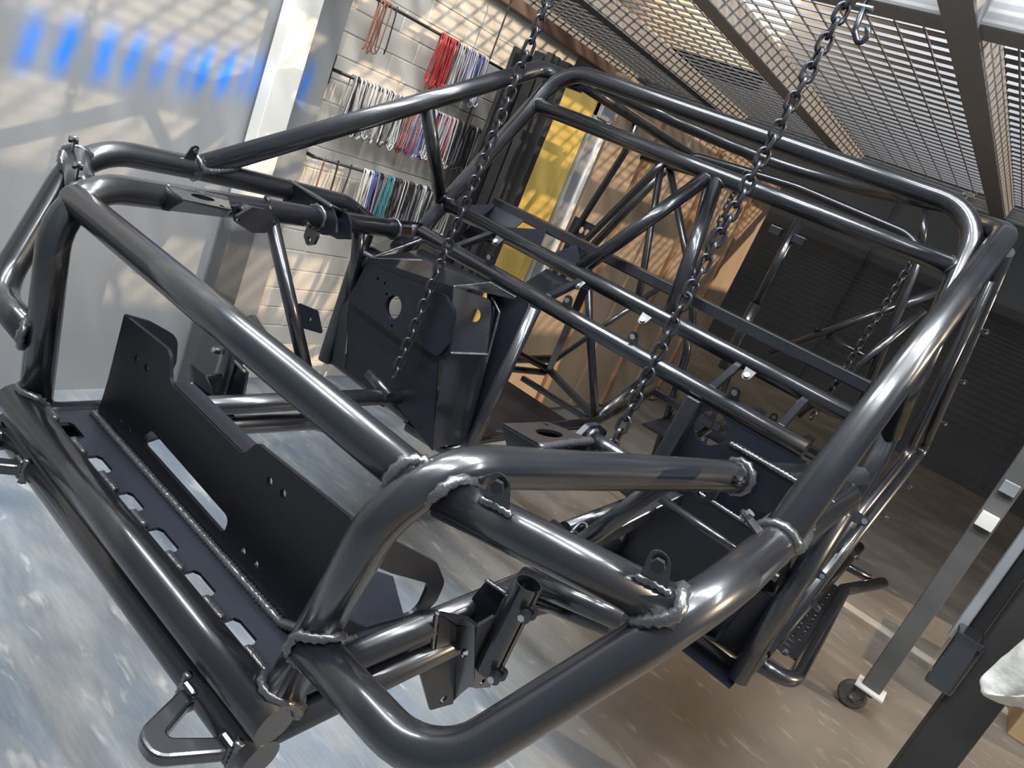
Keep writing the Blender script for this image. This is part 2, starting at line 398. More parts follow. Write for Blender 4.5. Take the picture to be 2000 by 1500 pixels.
weld((.09, 1.2, .57), (-.1, .136, .329), .0165, (0, 1.289, .792), (1, 0, 0), .0195, vb[1], 1, .003)

# lower rails
rails = tube('frame_rail', [(.331, .02, -.011), (.334, 1.25, -.013)], .0205, CH, sides=BOTH)
lrails = tube('lower_frame_rail', [(.345, .02, -.058), (.343, .62, -.075), (.33, .80, -.13)], .0205, CH, bend=.1, sides=BOTH)
# base plate with slots, winch plate
SL = [(-.282, -.229), (-.18, -.131), (-.078, -.029), (.014, .071), (.114, .168), (.215, .266)]
holes = []
for a, b in SL:
    holes.append([(a, .024, 0), (b - .002, .024, 0), (b, .042, 0), (b - .006, .050, 0), (a + .008, .050, 0), (a, .045, 0)])
plate('winch_base_plate', [(-.345, .016, 0), (.345, .016, 0), (.33, .20, 0), (.315, .265, 0), (.235, .315, 0), (.205, .29, 0), (.13, .118, 0), (-.20, .118, 0), (-.23, .20, 0), (-.33, .20, 0)], .005, CH, 'satin', holes)
def arc2(pts, rad, n=5): return [tuple(p) for p in fillet(pts, rad, closed=True, n=n)]
wp = [(-.300, .1, 0), (.262, .1, 0), (.300, .1, .05), (.300, .1, .200), (.095, .1, .186), (.075, .1, .155), (-.128, .1, .157), (-.150, .1, .200), (-.285, .1, .192)]
wpo = arc2(wp, [.004, .03, .02, .01, .012, .02, .016, .02, .006])
slot = arc2([(-.165, .1, .034), (.088, .1, .030), (.088, .1, .058), (-.140, .1, .066)], .011)
wh = [circ((x, .1, z), (1, 0, 0), (0, 0, 1), .0062, 14) for x, z in ((-.23, .146), (-.197, .147), (-.232, .031), (-.201, .032), (.141, .154), (.172, .155), (.135, .035), (.167, .036))]
wpl = plate('winch_plate', wpo, .006, CH, 'satin', [slot] + wh)
plate('winch_plate_lip', [(-.128, .1, .156), (.072, .1, .154), (.068, .132, .154), (-.12, .132, .156)], .005, wpl, 'satin')
ear = [(0, .1, .012), (0, .205, .0), (0, .30, -.012), (0, .322, .02), (0, .322, .055), (0, .285, .098), (0, .19, .150), (0, .1, .19)]
eh = arc2([(0, .125, .05), (0, .19, .008), (0, .288, .006), (0, .288, .06), (0, .20, .098), (0, .13, .135)], .020)
for s in (1, -1):
    f = lambda p: (s * (.296 + .02 * (p[1] - .1) / .2), p[1], p[2])
    if s > 0:
        plate('winch_plate_ear', [f(p) for p in arc2(ear, [.004, 0, .01, 0, .03, .03, .03, .01])], .006, CH, 'satin', [[f(p) for p in eh]])
    else:
        e2 = [(0, .1, .002), (0, .20, .002), (0, .215, .10), (0, .205, .150), (0, .145, .180), (0, .1, .192)]
        plate('winch_plate_ear', [f(p) for p in arc2(e2, [.004, .01, .03, .04, .03, .004])], .006, CH, 'satin')
bead('weld_bead', [(-.303, .092, .004), (.25, .092, .004), (.288, .096, .022)], .0062, wpl, closed=False)
for a_, b_ in zip([-.345] + [q[1] for q in SL], [q[0] for q in SL] + [.345]):
    bead('weld_bead', [(a_ + .003, .0265, .006), (b_ - .003, .0265, .006)], .0055, bump, closed=False)
bead('weld_bead', [(.305, .105, .008), (.315, .20, -.006), (.318, .30, .0)], .005, rails[0], closed=False)
# tow loops on the lower bumper tube
def tow(s):
    cx = .300 * s
    pts = [(cx - .046, .0, -.055), (cx - .040, -.035, -.055), (cx - .012, -.088, -.058), (cx + .012, -.088, -.058), (cx + .040, -.035, -.055), (cx + .046, .0, -.055)]
    o = arc2([(cx - .056, -.012, -.06), (cx - .050, -.036, -.06), (cx - .020, -.10, -.06), (cx + .020, -.10, -.06), (cx + .050, -.036, -.06), (cx + .056, -.012, -.06),
              (cx + .030, -.012, -.06), (cx + .026, -.034, -.06), (cx + .004, -.072, -.06), (cx - .004, -.072, -.06), (cx - .026, -.034, -.06), (cx - .030, -.012, -.06)],
             [0, .02, .026, .026, .02, 0, 0, .012, .008, .008, .012, 0])
    p = plate('tow_loop', o, .018, CH, 'coat')
    md = p.modifiers.new('edge', 'BEVEL'); md.width = .004; md.segments = 2; md.limit_method = 'ANGLE'
    for k in (-1, 1):
        b = boxo('loop_lug', (cx + k * .043, -.014, -.058), (.026, .034, .034), 'coat', p, bevel=.005)
        bead('weld_bead', [(cx + k * .043 - .014, .0, -.031), (cx + k * .043 + .014, .0, -.031)], .0055, p, closed=False)
        bead('weld_bead', [(cx + k * .043 + .014 * k, -.022, -.036), (cx + k * .043 + .015 * k, -.024, -.076)], .0055, p, closed=False)
tow(1); tow(-1)

# ---------------------------------------------------------------- shock clamp, channel bracket on the right rail (and mirrored)
def clamp(s):
    X = lambda x: x * s
    bm = bmesh.new()
    # hollow split tube
    n = 28; ro, ri = .0225, .0195; zt, zb = .094, -.075; cx, cy = .408, .405
    gap = math.radians(-20)
    rings = []
    for (z, r) in ((zt, ro), (zb, ro), (zb, ri), (zt, ri)):
        ring = []
        for k in range(n + 1):
            a = gap + .09 + (2 * math.pi - .18) * k / n
            ring.append(bm.verts.new((X(cx + r * math.cos(a)), cy + r * math.sin(a), z)))
        rings.append(ring)
    for i in range(4):
        A, B = rings[i], rings[(i + 1) % 4]
        for k in range(n): bm.faces.new((A[k], A[k + 1], B[k + 1], B[k]))
    for k in (0, n): bm.faces.new([rings[i][k] for i in range(4)])
    o = from_bm('clamp_tube', bm, M['coat'], CH, smooth=False)
    for z in (.06, -.06):
        for k in (-1, 1):
            c = V((cx + .027, cy - .014 + k * .0085, z)); bm = bmesh.new()
            sweep(bm, [c + V((.002, -.0055, 0)), c + V((-.002, .0055, 0))], .0095, 16)
            for v in bm.verts: v.co.x *= s
            from_bm('pinch_boss', bm, M['coat'], o)
        c = V((cx + .027, cy - .034, z)); bm = bmesh.new()
        sweep(bm, [c, c + V((-.001, .006, 0))], .006, 6)
        for v in bm.verts: v.co.x *= s
        from_bm('pinch_bolt', bm, M['bolt'], o)
    plate('clamp_gusset', [(X(.335), .40, .012), (X(.345), .40, .055), (X(.388), .402, .06), (X(.388), .402, -.07), (X(.35), .40, -.05)], .006, CH, 'satin')
    bead('weld_bead', [(X(.388), .396, .06), (X(.388), .396, -.07)], .0035, o, closed=False)
    bead('weld_bead', [(X(.345), .394, .055), (X(.386), .394, .06)], .0035, o, closed=False)
    # channel bracket hanging below the rails
    f1 = [(X(.352), .352, -.014), (X(.390), .338, .022), (X(.390), .428, -.142), (X(.381), .432, -.150), (X(.366), .448, -.186), (X(.352), .462, -.228)]
    ch = plate('channel_bracket', f1, .005, CH, 'coat', [circ((X(.371), .381, -.066), V((X(.038), -.014, .036)).normalized(), V((0, .09, -.165)).normalized(), .010, 16, .014)])
    plate('bracket_side', [(X(.390), .338, .022), (X(.392), .375, .03), (X(.392), .485, -.165), (X(.390), .428, -.142)], .005, ch, 'coat', [circ((X(.391), .445, -.135), (0, 1, 0), (0, 0, 1), .007, 14)])
    plate('bracket_side', [(X(.352), .352, -.014), (X(.350), .29, .030), (X(.350), .335, -.075), (X(.350), .306, -.085), (X(.350), .395, -.21), (X(.352), .462, -.228)], .005, ch, 'satin', [circ((X(.350), .42, -.198), (0, 1, 0), (0, 0, 1), .009, 14)])
    plate('bracket_cap', [(X(.350), .290, .032), (X(.352), .352, -.012), (X(.391), .338, .024), (X(.391), .30, .05)], .005, ch, 'coat')
    bead('weld_bead', [(X(.349), .286, .032), (X(.347), .33, -.075), (X(.347), .306, -.09)], .004, ch, closed=False)
clamp(1); clamp(-1)
tube('link_tube', [(.345, .52, .022), (.535, .515, .085)], .020, CH, sides=BOTH)
tube('link_tube', [(.345, .55, -.02), (.52, .53, .052)], .017, CH, sides=BOTH)

# ---------------------------------------------------------------- hood rail brackets
def hood(s):
    X = lambda p: (p[0] * s, p[1], p[2])
    # box bracket with oblong hole
    top = [X(p) for p in ((.378, .195, .372), (.382, .290, .368), (.438, .315, .374), (.436, .195, .376))]
    c = V(X((.412, .250, .372)))
    u = V((0, 1, 0)); v = V((1, 0, 0))
    b = plate('box_bracket', top, .004, CH, 'coat', [circ(c, V((X((.12, 1, 0)))).normalized(), V(X((1, -.12, 0))).normalized(), .024, 18, .012), circ(V(X((.389, .275, .369))), u, v, .005, 10)])
    plate('bracket_web', [X(p) for p in ((.378, .195, .372), (.436, .195, .376), (.430, .195, .335), (.410, .195, .340))], .004, b, 'coat')
    plate('bracket_web', [X(p) for p in ((.382, .290, .368), (.438, .315, .374), (.438, .312, .345), (.412, .30, .348))], .004, b, 'coat')
    plate('bracket_web', [X(p) for p in ((.378, .195, .372), (.382, .290, .368), (.412, .30, .348), (.410, .195, .340))], .004, b, 'coat')
    bead('weld_bead', [X((.438, .315, .374)), X((.437, .25, .376)), X((.436, .195, .376))], .0045, b, closed=False)
    # diamond flange on a short tube
    t = tube('engine_mount_tube', [X((.480, .372, .356)), X((.412, .366, .357))], .0125, CH)
    fl = arc2([X((.409, .312, .346)), X((.409, .348, .378)), X((.409, .376, .378)), X((.409, .416, .362)), X((.409, .392, .332)), X((.409, .362, .328))], .008)
    plate('mount_flange', fl, .008, t, 'satin', [circ(X((.409, .326, .348)), (0, 1, 0), (0, 0, 1), .0045, 12), circ(X((.409, .404, .360)), (0, 1, 0), (0, 0, 1), .0045, 12)])
    bead('weld_bead', circ(X((.414, .366, .357)), (0, 1, 0), (0, 0, 1), .0135, 16), .0035, t)
    # shock tower plates across hood rail and fender tube
    po = [X(p) for p in ((.478, .628, .335), (.492, .628, .366), (.515, .628, .384), (.560, .628, .384), (.690, .628, .386), (.690, .628, .332), (.60, .628, .316), (.52, .628, .318))]
    pl = plate('shock_tower_plate', arc2(po, [.008, .01, .01, 0, .004, .01, .01, .01]), .006, CH, 'satin')
    plate('shock_tower_top', [X((.515, .628, .385)), X((.69, .628, .387)), X((.69, .672, .380)), X((.53, .672, .378))], .005, pl, 'satin',
          [circ(X((.57, .652, .382)), (1, 0, 0), (0, 1, 0), .007, 8, .003), circ(X((.62, .652, .383)), (1, 0, 0), (0, 1, 0), .007, 8, .003)])
    plate('shock_tower_plate', [(p[0], p[1] + .045, p[2] - .004) for p in arc2(po, .006)], .006, CH, 'satin')
    bead('weld_bead', [X((.518, .625, .386)), X((.60, .625, .3875)), X((.69, .625, .388))], .0042, pl, closed=False)
    d = (V(X(HE)) - V(X(HC))).normalized()
    bead('weld_bead', circ(V(X((.5535, .621, .347))), V((0, 0, 1)).cross(d).normalized(), (0, 0, 1), R0 + .001, 24), .006, pl)
    # lower tab with hole
    plate('shock_lug', arc2([X((.50, .60, .325)), X((.545, .60, .325)), X((.545, .60, .300)), X((.525, .60, .285)), X((.505, .60, .297))], .008), .008, pl, 'coat', [circ(X((.524, .60, .30)), (1, 0, 0), (0, 0, 1), .007, 14)])
    # end cone at the bulkhead
    plate('hinge_gusset', [X(p) for p in ((.615, .93, .366), (.640, 1.03, .366), (.665, 1.10, .36), (.69, 1.05, .35), (.655, .93, .345))], .005, CH, 'satin')
    bead('weld_bead', circ(V(X((.626, .94, .3415))), V((0, 0, 1)).cross(d).normalized(), (0, 0, 1), R0 + .001, 24), .004, CH)
    # brace tubes
    bt = tube('shock_brace_tube', [X((.505, .47, .335)), X((.343, .578, .005))], .0155, CH)
    tube('bulkhead_brace_tube', [X((.608, .81, .325)), X((.652, .905, .135))], .016, CH)
    if s < 0:
        tp = plate('brace_tab', arc2([X((.425, .535, .185)), X((.385, .562, .185)), X((.362, .576, .14)), X((.40, .55, .135))], .004), .004, bt, 'satin', [circ(X((.392, .556, .160)), (.8, -.5, 0), (0, 0, 1), .0045, 10)])
        bead('weld_bead', [X((.427, .530, .185)), X((.403, .546, .132))], .0035, bt, closed=False)
hood(1); hood(-1)
tube('bulkhead_box_tube', [(.336, .62, .02), (.452, .985, .24)], .0145, CH, square=True)

# ---------------------------------------------------------------- mounting tabs with bolts
def tab(c, up, along, size=.018, bolt=True, mat='coat', nut='bolt', drop=.5):
    c, up, along = V(c), V(up).normalized(), V(along).normalized()
    w = size * .62
    pts = [c - along * w - up * size * .3, c + along * w - up * size * .3] 
    pts += [c + up * size * .9 + along * w * .72 * math.cos(a) + up * w * .72 * math.sin(a) for a in [math.pi * k / 8 for k in range(9)]]
    n = up.cross(along).normalized()
    o = plate('mounting_tab', pts, .003, CH, mat)
    if bolt:
        bm = bmesh.new(); q = c + up * size * .9
        sweep(bm, [q - n * size * .35, q + n * size * .25], size * .18, 10)
        sweep(bm, [q + n * size * .10, q + n * size * .30], size * .28, 12)
        sweep(bm, [q - n * size * .38, q - n * size * .15], size * .28, 6)
        from_bm('bolt', bm, M[nut], o)
    return o
for x in (-.414, -.125, .079, .361):
    tab((x, 1.126, .430), (0, -.55, -.7), (1, .1, 0), .024)
for x in (-.309, -.052, .138, .394):
    tab((x, .978, .376), (0, -.25, 1), (1, .1, 0), .024)
tab((.482, .070, .350), (-.2, -.1, 1), (1, .3, 0), .026, nut='rubber')
tab((.640, .126, .357), (-.2, -.1, 1), (1, .3, 0), .026, nut='rubber')
bead('weld_bead', [(.465, .064, .348), (.482, .070, .350), (.499, .076, .349)], .0045, stubs[0], closed=False); bead('weld_bead', [(.623, .120, .355), (.640, .126, .357), (.657, .132, .356)], .0045, stubs[0], closed=False)
tab((-.482, .070, .350), (.2, -.1, 1), (1, -.3, 0), .022, nut='rubber')
tab((-.640, .126, .357), (.2, -.1, 1), (1, -.3, 0), .022, nut='rubber')
tab((.492, .44, .352), (.75, 0, .25), (.2, 1, 0), .020); tab((.552, .57, .352), (.75, 0, .25), (.2, 1, 0), .020)
tab((-.492, .44, .365), (-.3, 0, 1), (.2, 1, 0), .016); tab((-.53, .57, .34), (.8, 0, -.1), (.2, 1, 0), .018)
tab((.660, .345, .385), (-.9, 0, .35), (0, 1, 0), .020); tab((-.665, .36, .392), (.2, .1, 1), (0, 1, .1), .020)
tab((-.60, .83, .353), (.9, 0, .1), (.1, 1, 0), .014); tab((-.62, .80, .365), (0, 0, 1), (.1, 1, 0), .013)
tab((-.640, 1.10, .455), (.8, -.4, .3), (0, .4, 1), .02)
for t_ in (.04, .2, .42, .62, .8):
    tab(V((.702, 1.04, -.07)).lerp(V((.712, 2.02, .325)), t_), (1, 0, -.3), (0, 1, .4), .018)
for t_ in (.2, .45, .7):
    tab(V((.710, 2.02, .325)).lerp(V((.671, 1.33, .86)), t_), (1, .3, .2), (0, -.7, .55), .014)
tab((.70, .97, .30), (1, .2, .0), (0, .3, 1), .02); tab((.69, .985, .16), (1, .2, 0), (0, .2, 1), .018)

# ---------------------------------------------------------------- footwells
def footwell(s):
    X = lambda x, y, z: (x * s, y, z)
    F = [X(.590, .86, .259), X(.296, .86, .310), X(.229, .86, .164), X(.255, .86, .129), X(.169, .86, -.077), X(.328, .86, -.035), X(.504, .86, -.047), X(.538, .86, -.042), X(.611, .86, .133)]
    hc = X(.442, .86, .186)
    fp = plate('footwell_front', F, .004, CH, 'satin', [circ(hc, (1, 0, 0), (0, 0, 1), .029, 24, .031)])
    em = arc2([X(.560, .853, .247), X(.300, .853, .285), X(.258, .853, .262), X(.236, .853, .185), X(.252, .853, .140), X(.33, .853, .142), X(.37, .853, .124), X(.585, .853, .130)], [.01, .02, .02, .02, .02, .01, .01, .01])
    plate('pedal_plate', em, .014, fp, 'satin', [circ(X(.442, .853, .186), (1, 0, 0), (0, 0, 1), .029, 24, .031)] + [circ(X(a, .853, b), (1, 0, 0), (0, 0, 1), .004, 10) for a, b in ((.525, .228), (.497, .228), (.478, .206), (.425, .142))])
    plate('footwell_top', [F[0], F[1], X(.272, .965, .337), X(.534, .965, .346)], .004, CH, 'gloss')
    plate('footwell_top', [F[0], X(.534, .965, .346), X(.65, .955, .30), X(.66, .90, .24)], .004, CH, 'gloss')
    plate('footwell_top', [F[1], X(.262, .90, .318), X(.184, .965, .338), X(.272, .965, .337)], .004, CH, 'gloss')
    # rounded inner side, gloss
    plate('footwell_side', arc2([F[1], X(.228, .955, .310), X(.190, .955, .185), F[2]], [.0, .03, .0, .0]), .004, CH, 'gloss', [circ(X(.236, .912, .265), V(X(.03, -.05, 0)).normalized(), (0, 0, 1), .014, 14, .018)])
    plate('footwell_side', [F[2], X(.188, .955, .180), X(.160, .955, -.05), F[4], F[3]], .004, CH, 'gloss')
    plate('footwell_side', [F[0], X(.66, .90, .24), X(.672, .905, .08), F[8]], .004, CH, 'satin')
    plate('footwell_side', [F[8], X(.672, .905, .08), X(.64, .905, -.08), F[7]], .004, CH, 'satin')
    ip = plate('tunnel_panel', [X(.29, .972, .342), X(.150, .972, .342), X(.135, .972, -.06), X(.205, .972, -.085), X(.20, .972, .16)], .004, CH, 'satin')
    bead('weld_bead', [X(.240, .948, .315), X(.205, .952, .29), X(.186, .952, .18), X(.168, .952, .0)], .003, ip, closed=False)
    bead('weld_bead', [F[2], X(.188, .952, .182)], .003, ip, closed=False)
    bead('weld_bead', [F[0], X(.534, .962, .350)], .003, fp, closed=False)
    bead('weld_bead', [F[1], X(.272, .962, .341), X(.184, .962, .341)], .003, fp, closed=False)
    plate('footwell_floor', [X(.538, .86, -.045), X(.64, .90, -.085), X(.65, 1.6, -.088), X(.17, 1.6, -.088), X(.165, .90, -.086), X(.328, .86, -.038)], .003, CH, 'satin')
    tube('tunnel_tube', [X(.118, .955, .345), X(.132, .955, -.06), X(.17, .92, -.085), X(.30, .90, -.085)], .0165, CH, bend=.06)
    tube('footwell_cross_tube', [X(.17, .935, -.082), X(.66, .935, -.08)], .0165, CH)
    tube('sill_tube', [X(.68, .92, -.082), X(.684, 2.15, -.082)], .019, CH)
    tube('hinge_pillar_tube', [X(.680, .905, .35), X(.680, .915, -.09)], .021, CH)
footwell(-1)

def footwell_right():
    # wider right footwell, its box section post stands further out
    F = [(.60, .86, .205), (.34, .86, .205), (.315, .896, .10), (.30, .955, -.07), (.60, .955, -.07), (.63, .896, .10)]
    fp = plate('footwell_front', F, .004, CH, 'satin')
    plate('footwell_side', [F[0], (.655, .97, .24), (.66, .935, .1), F[5]], .004, CH, 'satin')
    plate('footwell_side', [F[5], (.66, .935, .10), (.66, .96, -.075), F[4]], .004, CH, 'satin')
    plate('tunnel_panel', [(.33, .972, .345), (.58, .972, .345), (.58, .972, .05), (.33, .972, .05)], .004, CH, 'satin', [circ((.385, .972, .305), (1, 0, 0), (0, 0, 1), .036, 28)])
    bead('weld_bead', [(.60, .858, .21), (.34, .858, .21)], .004, fp, closed=False)
    plate('footwell_floor', [(.30, .90, -.105), (.68, .89, -.105), (.68, 2.15, -.105), (.20, 2.15, -.105), (.17, .92, -.105)], .003, CH, 'satin')
    tube('tunnel_post', [(.330, .965, .345), (.332, .93, .10), (.332, .92, -.08)], .0175, CH, square=True, bend=0)
    tube('footwell_cross_tube', [(.17, .935, -.082), (.66, .935, -.08)], .0165, CH)
    tube('sill_tube', [(.68, .92, -.082), (.684, 2.15, -.082)], .019, CH)
    tube('hinge_pillar_tube', [(.680, .905, .35), (.680, .915, -.09)], .021, CH)
    tube('pedal_tube', [(.40, .80, .178), (.66, .80, .176)], .0085, CH)
footwell_right()

# ---------------------------------------------------------------- side bars, step
tube('door_bar_tube', [(.685, 1.04, -.07), (.695, 2.02, .325), (.655, 1.33, .86)], .0165, CH, bend=.03)
tube('door_bar_tube', [(.682, 1.0, .12), (.690, 1.55, .36), (.655, 1.36, .80)], .012, CH, bend=.04)
tube('step_tube', [(.680, 1.03, -.095), (.762, 1.06, -.100), (.728, 1.74, -.098), (.80, 2.0, -.098)], .0175, CH, bend=[0, .06, .03, 0])
tube('step_tube', [(.655, 1.93, -.095), (.765, 1.965, -.098)], .013, CH)
so = arc2([(.672, 1.15, -.092), (.748, 1.15, -.094), (.722, 1.72, -.094), (.654, 1.72, -.092)], [.03, .015, .015, .03])
sh = []
for k in range(17):
    y = 1.19 + k * .031
    if k in (0, 1, 15, 16): sh.append(circ(((.708 - .020 * k / 17), y, -.092), (1, 0, 0), (0, 1, 0), .018, 12, .006))
    else:
        for q in (-1, 0, 1):
            sh.append(circ(((.708 - .020 * k / 17) + q * .016, y + .004 * q, -.092), (1, 0, 0), (0, 1, 0), .0042, 8, .0085 if k % 3 else .0045))
plate('step_plate', so, .004, CH, 'gloss', sh)

# ---------------------------------------------------------------- cockpit and rear cage
tube('dash_back_bar', [(-.575, 1.25, .495), (.575, 1.25, .495)], .0155, CH, square=True)
for (a, b, c) in (((-.60, 1.15, .455), (-.52, 1.15, .455), (-.56, 1.24, .49)), ((-.43, 1.15, .455), (-.30, 1.15, .455), (-.36, 1.24, .49)), ((-.25, 1.15, .455), (-.16, 1.15, .455), (-.25, 1.24, .49))):
    plate('dash_gusset', [a, b, c], .003, CH, 'satin')
plate('dash_panel', [(-.575, 1.24, .49), (-.44, 1.24, .49), (-.46, 1.18, .40), (-.575, 1.16, .37)], .003, CH, 'satin')
plate('column_bracket', [(-.22, 1.0, .35), (-.14, 1.0, .35), (-.13, 1.13, .41), (-.24, 1.13, .41)], .004, CH, 'gloss')
for x in (-.44, -.12, .34, .50):
    tube('dash_strut', [(x, .995, .372), (x - .01, 1.13, .425)], .0085, CH, square=True)
# tunnel frame
N1 = (-.205, 1.754, -.07); N2 = (-.50, 1.80, -.06)
tube('tunnel_rail', [(-.19, .95, -.075), (-.188, 1.72, -.07), (-.31, 2.45, -.04)], .0175, CH, bend=.1)
tube('tunnel_rail', [(.20, .95, -.075), (.19, 1.72, -.07), (.31, 2.45, -.04)], .0175, CH, bend=.1)
tube('tunnel_upright', [N1, (-.394, 1.754, .231), (-.50, 1.76, .42)], .0145, CH, bend=0)
tube('tunnel_bar', [N1, (-.49, 1.80, -.02)], .012, CH, square=True); tube('tunnel_bar', [(-.19, 1.70, -.07), (-.49, 1.66, -.06)], .010, CH, square=True)
tube('tunnel_bar', [(-.62, 1.45, -.07), (-.49, 1.80, -.04)], .0125, CH)
tube('tunnel_bar', [(-.60, 1.40, .0), (-.56, 1.58, .03), (-.48, 1.79, -.02)], .0125, CH, bend=.03)
tube('tunnel_bar', [(-.55, 1.05, -.075), (-.30, 1.30, -.075)], .011, CH, square=True)
tube('steering_brace', [(-.48, 1.80, -.02), (-.125, 1.155, .42)], .0125, CH, square=True)
tube('steering_brace', [(-.50, 1.82, -.01), (-.30, 2.0, .42)], .010, CH)
tube('rear_diagonal', [N1, (-.26, 2.2, .094), (-.33, 2.35, .2)], .0145, CH, bend=.2)
tube('rear_diagonal', [(.19, 1.72, -.07), (-.02, 2.3, .2)], .0145, CH)
tube('tunnel_cross_tube', [(-.19, 1.45, -.07), (.19, 1.45, -.07)], .0145, CH)
tube('tunnel_cross_tube', [(.16, 1.24, -.02), (.32, 1.2, -.02)], .0145, CH)
# seat mounts on the right
tube('seat_rail', [(.02, 1.55, .17), (.62, 1.55, .17)], .0115, CH, square=True)
tube('seat_rail', [(.02, 1.85, .19), (.62, 1.85, .19)], .0115, CH, square=True)
for x in (.25, .42):
    tube('seat_bracket', [(x, 1.50, .185), (x, 1.90, .205)], .014, CH, square=True)
plate('seat_plate', [(.08, 1.42, .10), (.62, 1.42, .10), (.62, 1.80, .13), (.08, 1.80, .13)], .003, CH, 'satin', [arc2([(.16, 1.56, .11), (.30, 1.56, .11), (.30, 1.62, .115), (.16, 1.62, .115)], .015)] + [circ((x, 1.64, .117), (1, 0, 0), (0, 1, 0), .006, 10) for x in (.40, .44)])
for x in (.30, .50, .56):
    tab((x, 1.86, .20), (0, -.2, 1), (1, .2, 0), .026)
tube('seat_upright', [(.10, 1.62, -.07), (.04, 1.60, .31), (.0, 1.58, .40)], .0125, CH, bend=0)
tube('seat_upright', [(.10, 1.62, -.07), (.22, 1.58, .17)], .0125, CH)
tube('seat_upright', [(.12, 1.64, -.07), (.40, 1.70, .10)], .0125, CH)
# roof and rear cage
tube('roof_rail', [(.545, 1.36, .90), (.58, 1.75, .90), (.575, 2.30, .895)], .0185, CH, bend=.2, sides=(-1,))
tube('roof_bow', [(-.50, 1.40, .91), (-.30, 1.62, .912), (-.05, 1.80, .915), (.25, 1.74, .93), (.50, 1.42, .92)], .0185, CH, bend=.35)
tube('rear_hoop', [(-.72, 2.05, .3), (-.62, 2.33, .895), (-.13, 2.35, .925), (.36, 2.33, .905), (.46, 2.2, .3)], .0165, CH, bend=[0, .12, .5, .12, 0])
tube('rear_leg', [(-.572, 1.82, .885), (-.585, 1.85, .788), (-.68, 1.9, .445), (-.72, 1.95, .2)], .0125, CH, bend=.1)
tube('rear_leg', [(-.47, 1.95, .83), (-.49, 1.93, .77), (-.62, 1.90, .445), (-.66, 1.9, .2)], .0135, CH, bend=.08)
tube('rear_leg', [(-.485, 1.95, .80), (-.38, 1.96, .45), (-.34, 1.96, .30)], .0135, CH, bend=.2)
tube('rear_leg', [(-.46, 1.97, .80), (-.20, 1.98, .48), (-.10, 1.98, .30)], .0135, CH, bend=.2)
tube('shoulder_bar', [(-.57, 1.95, .80), (-.25, 1.95, .825)], .0135, CH)
tube('rear_leg', [(-.42, 2.2, .88), (-.36, 2.2, .62), (-.30, 2.2, .30)], .0135, CH, bend=.2)
plate('harness_plate', [(-.700, 1.90, .515), (-.600, 1.90, .515), (-.612, 1.90, .435), (-.705, 1.90, .435)], .004, CH, 'satin', [circ((x, 1.90, .478), (1, 0, 0), (0, 0, 1), .011, 14, .013) for x in (-.678, -.652, -.626)])
tube('harness_bar', [(-.62, 1.75, .445), (-.10, 1.75, .445)], .0145, CH)
tube('rear_brace', [(.08, 2.3, .34), (.50, 2.3, .80)], .0155, CH)
tube('rear_brace', [(.232, 2.3, .485), (.44, 2.3, .478)], .0095, CH)
tube('rear_brace', [(.47, 2.25, .70), (.30, 2.2, .20)], .0135, CH)
tube('rear_brace', [(.30, 2.34, 1.0), (.36, 2.34, .86)], .013, CH)
tab((.20, 2.29, .485), (-.5, -.4, .7), (.6, 0, .6), .02); tab((.40, 2.29, .70), (-.5, -.4, .7), (.6, 0, .6), .02)
pp_ = tube('jack_post', [(-.063, 2.33, .82), (-.062, 2.33, .46)], .0165, CH)
tube('jack_post', [(-.062, 2.33, .48), (-.061, 2.33, .20)], .0205, CH)
for dx in (-.055, .04):
    boxo('post_tab', (-.066 + dx, 2.32, .752), (.045, .03, .03), 'coat', pp_)
tube('rear_cross_tube', [(-.60, 2.05, .13), (.60, 2.05, .13)], .0145, CH)
tube('rear_cross_tube', [(-.30, 2.45, -.04), (.31, 2.45, -.04)], .0145, CH)
tube('chain_bracket', [(-.40, .80, .02), (-.31, .80, .0)], .0135, CH)
for o in col.objects:
    if o.parent is CH: o.matrix_parent_inverse = CH_INV if False else Matrix.Translation((0, -.9, .1))

# ------------------------------------------------------------------ chains
def link_mesh():
    h, wd, r = .0128, .0100, .0040
    path = []
    for k in range(9): a = math.pi * k / 8; path.append(V((wd * math.cos(a), 0, h * .55 + wd * math.sin(a))))
    for k in range(9): a = math.pi + math.pi * k / 8; path.append(V((wd * math.cos(a), 0, -h * .55 + wd * math.sin(a))))
    bm = bmesh.new(); sweep(bm, path, r, 7, closed=True)
    me = bpy.data.meshes.new('chain_link'); bmesh.ops.recalc_face_normals(bm, faces=bm.faces); bm.to_mesh(me); bm.free()
    me.materials.append(M['chain']); me.polygons.foreach_set('use_smooth', [True] * len(me.polygons)); return me
LK = link_mesh()
def chain(pts, label, scale=1.0, jit=.12):
    pts = [V(p) for p in pts]
    root = empty('lifting_chain', pts[-1]); tag(root, label, 'chain', 'lifting chains')
    seg = [(pts[i], pts[i + 1]) for i in range(len(pts) - 1)]; tot = sum((b - a).length for a, b in seg)
    pitch = .0262 * scale; n = int(tot / pitch)
    for i in range(n):
        d = i * pitch
        for a, b in seg:
            L = (b - a).length
            if d <= L: break
            d -= L
        p = a.lerp(b, d / L); t = (b - a).normalized()
        q = V((0, 0, 1)).rotation_difference(t) @ Quaternion((0, 0, 1), (math.pi / 2) * (i % 2) + .6 + random.uniform(-jit, jit))
        o = bpy.data.objects.new('chain_link', LK); col.objects.link(o); o.parent = root
        o.rotation_mode = 'QUATERNION'; o.rotation_quaternion = q; o.location = p - pts[-1]; o.scale = (scale,) * 3
    return root
chain([(-.33, .868, 1.47), (-.33, .842, .72), (-.33, .812, .03), (-.335, .80, .012)], 'steel lifting chain running down to the left frame rail')
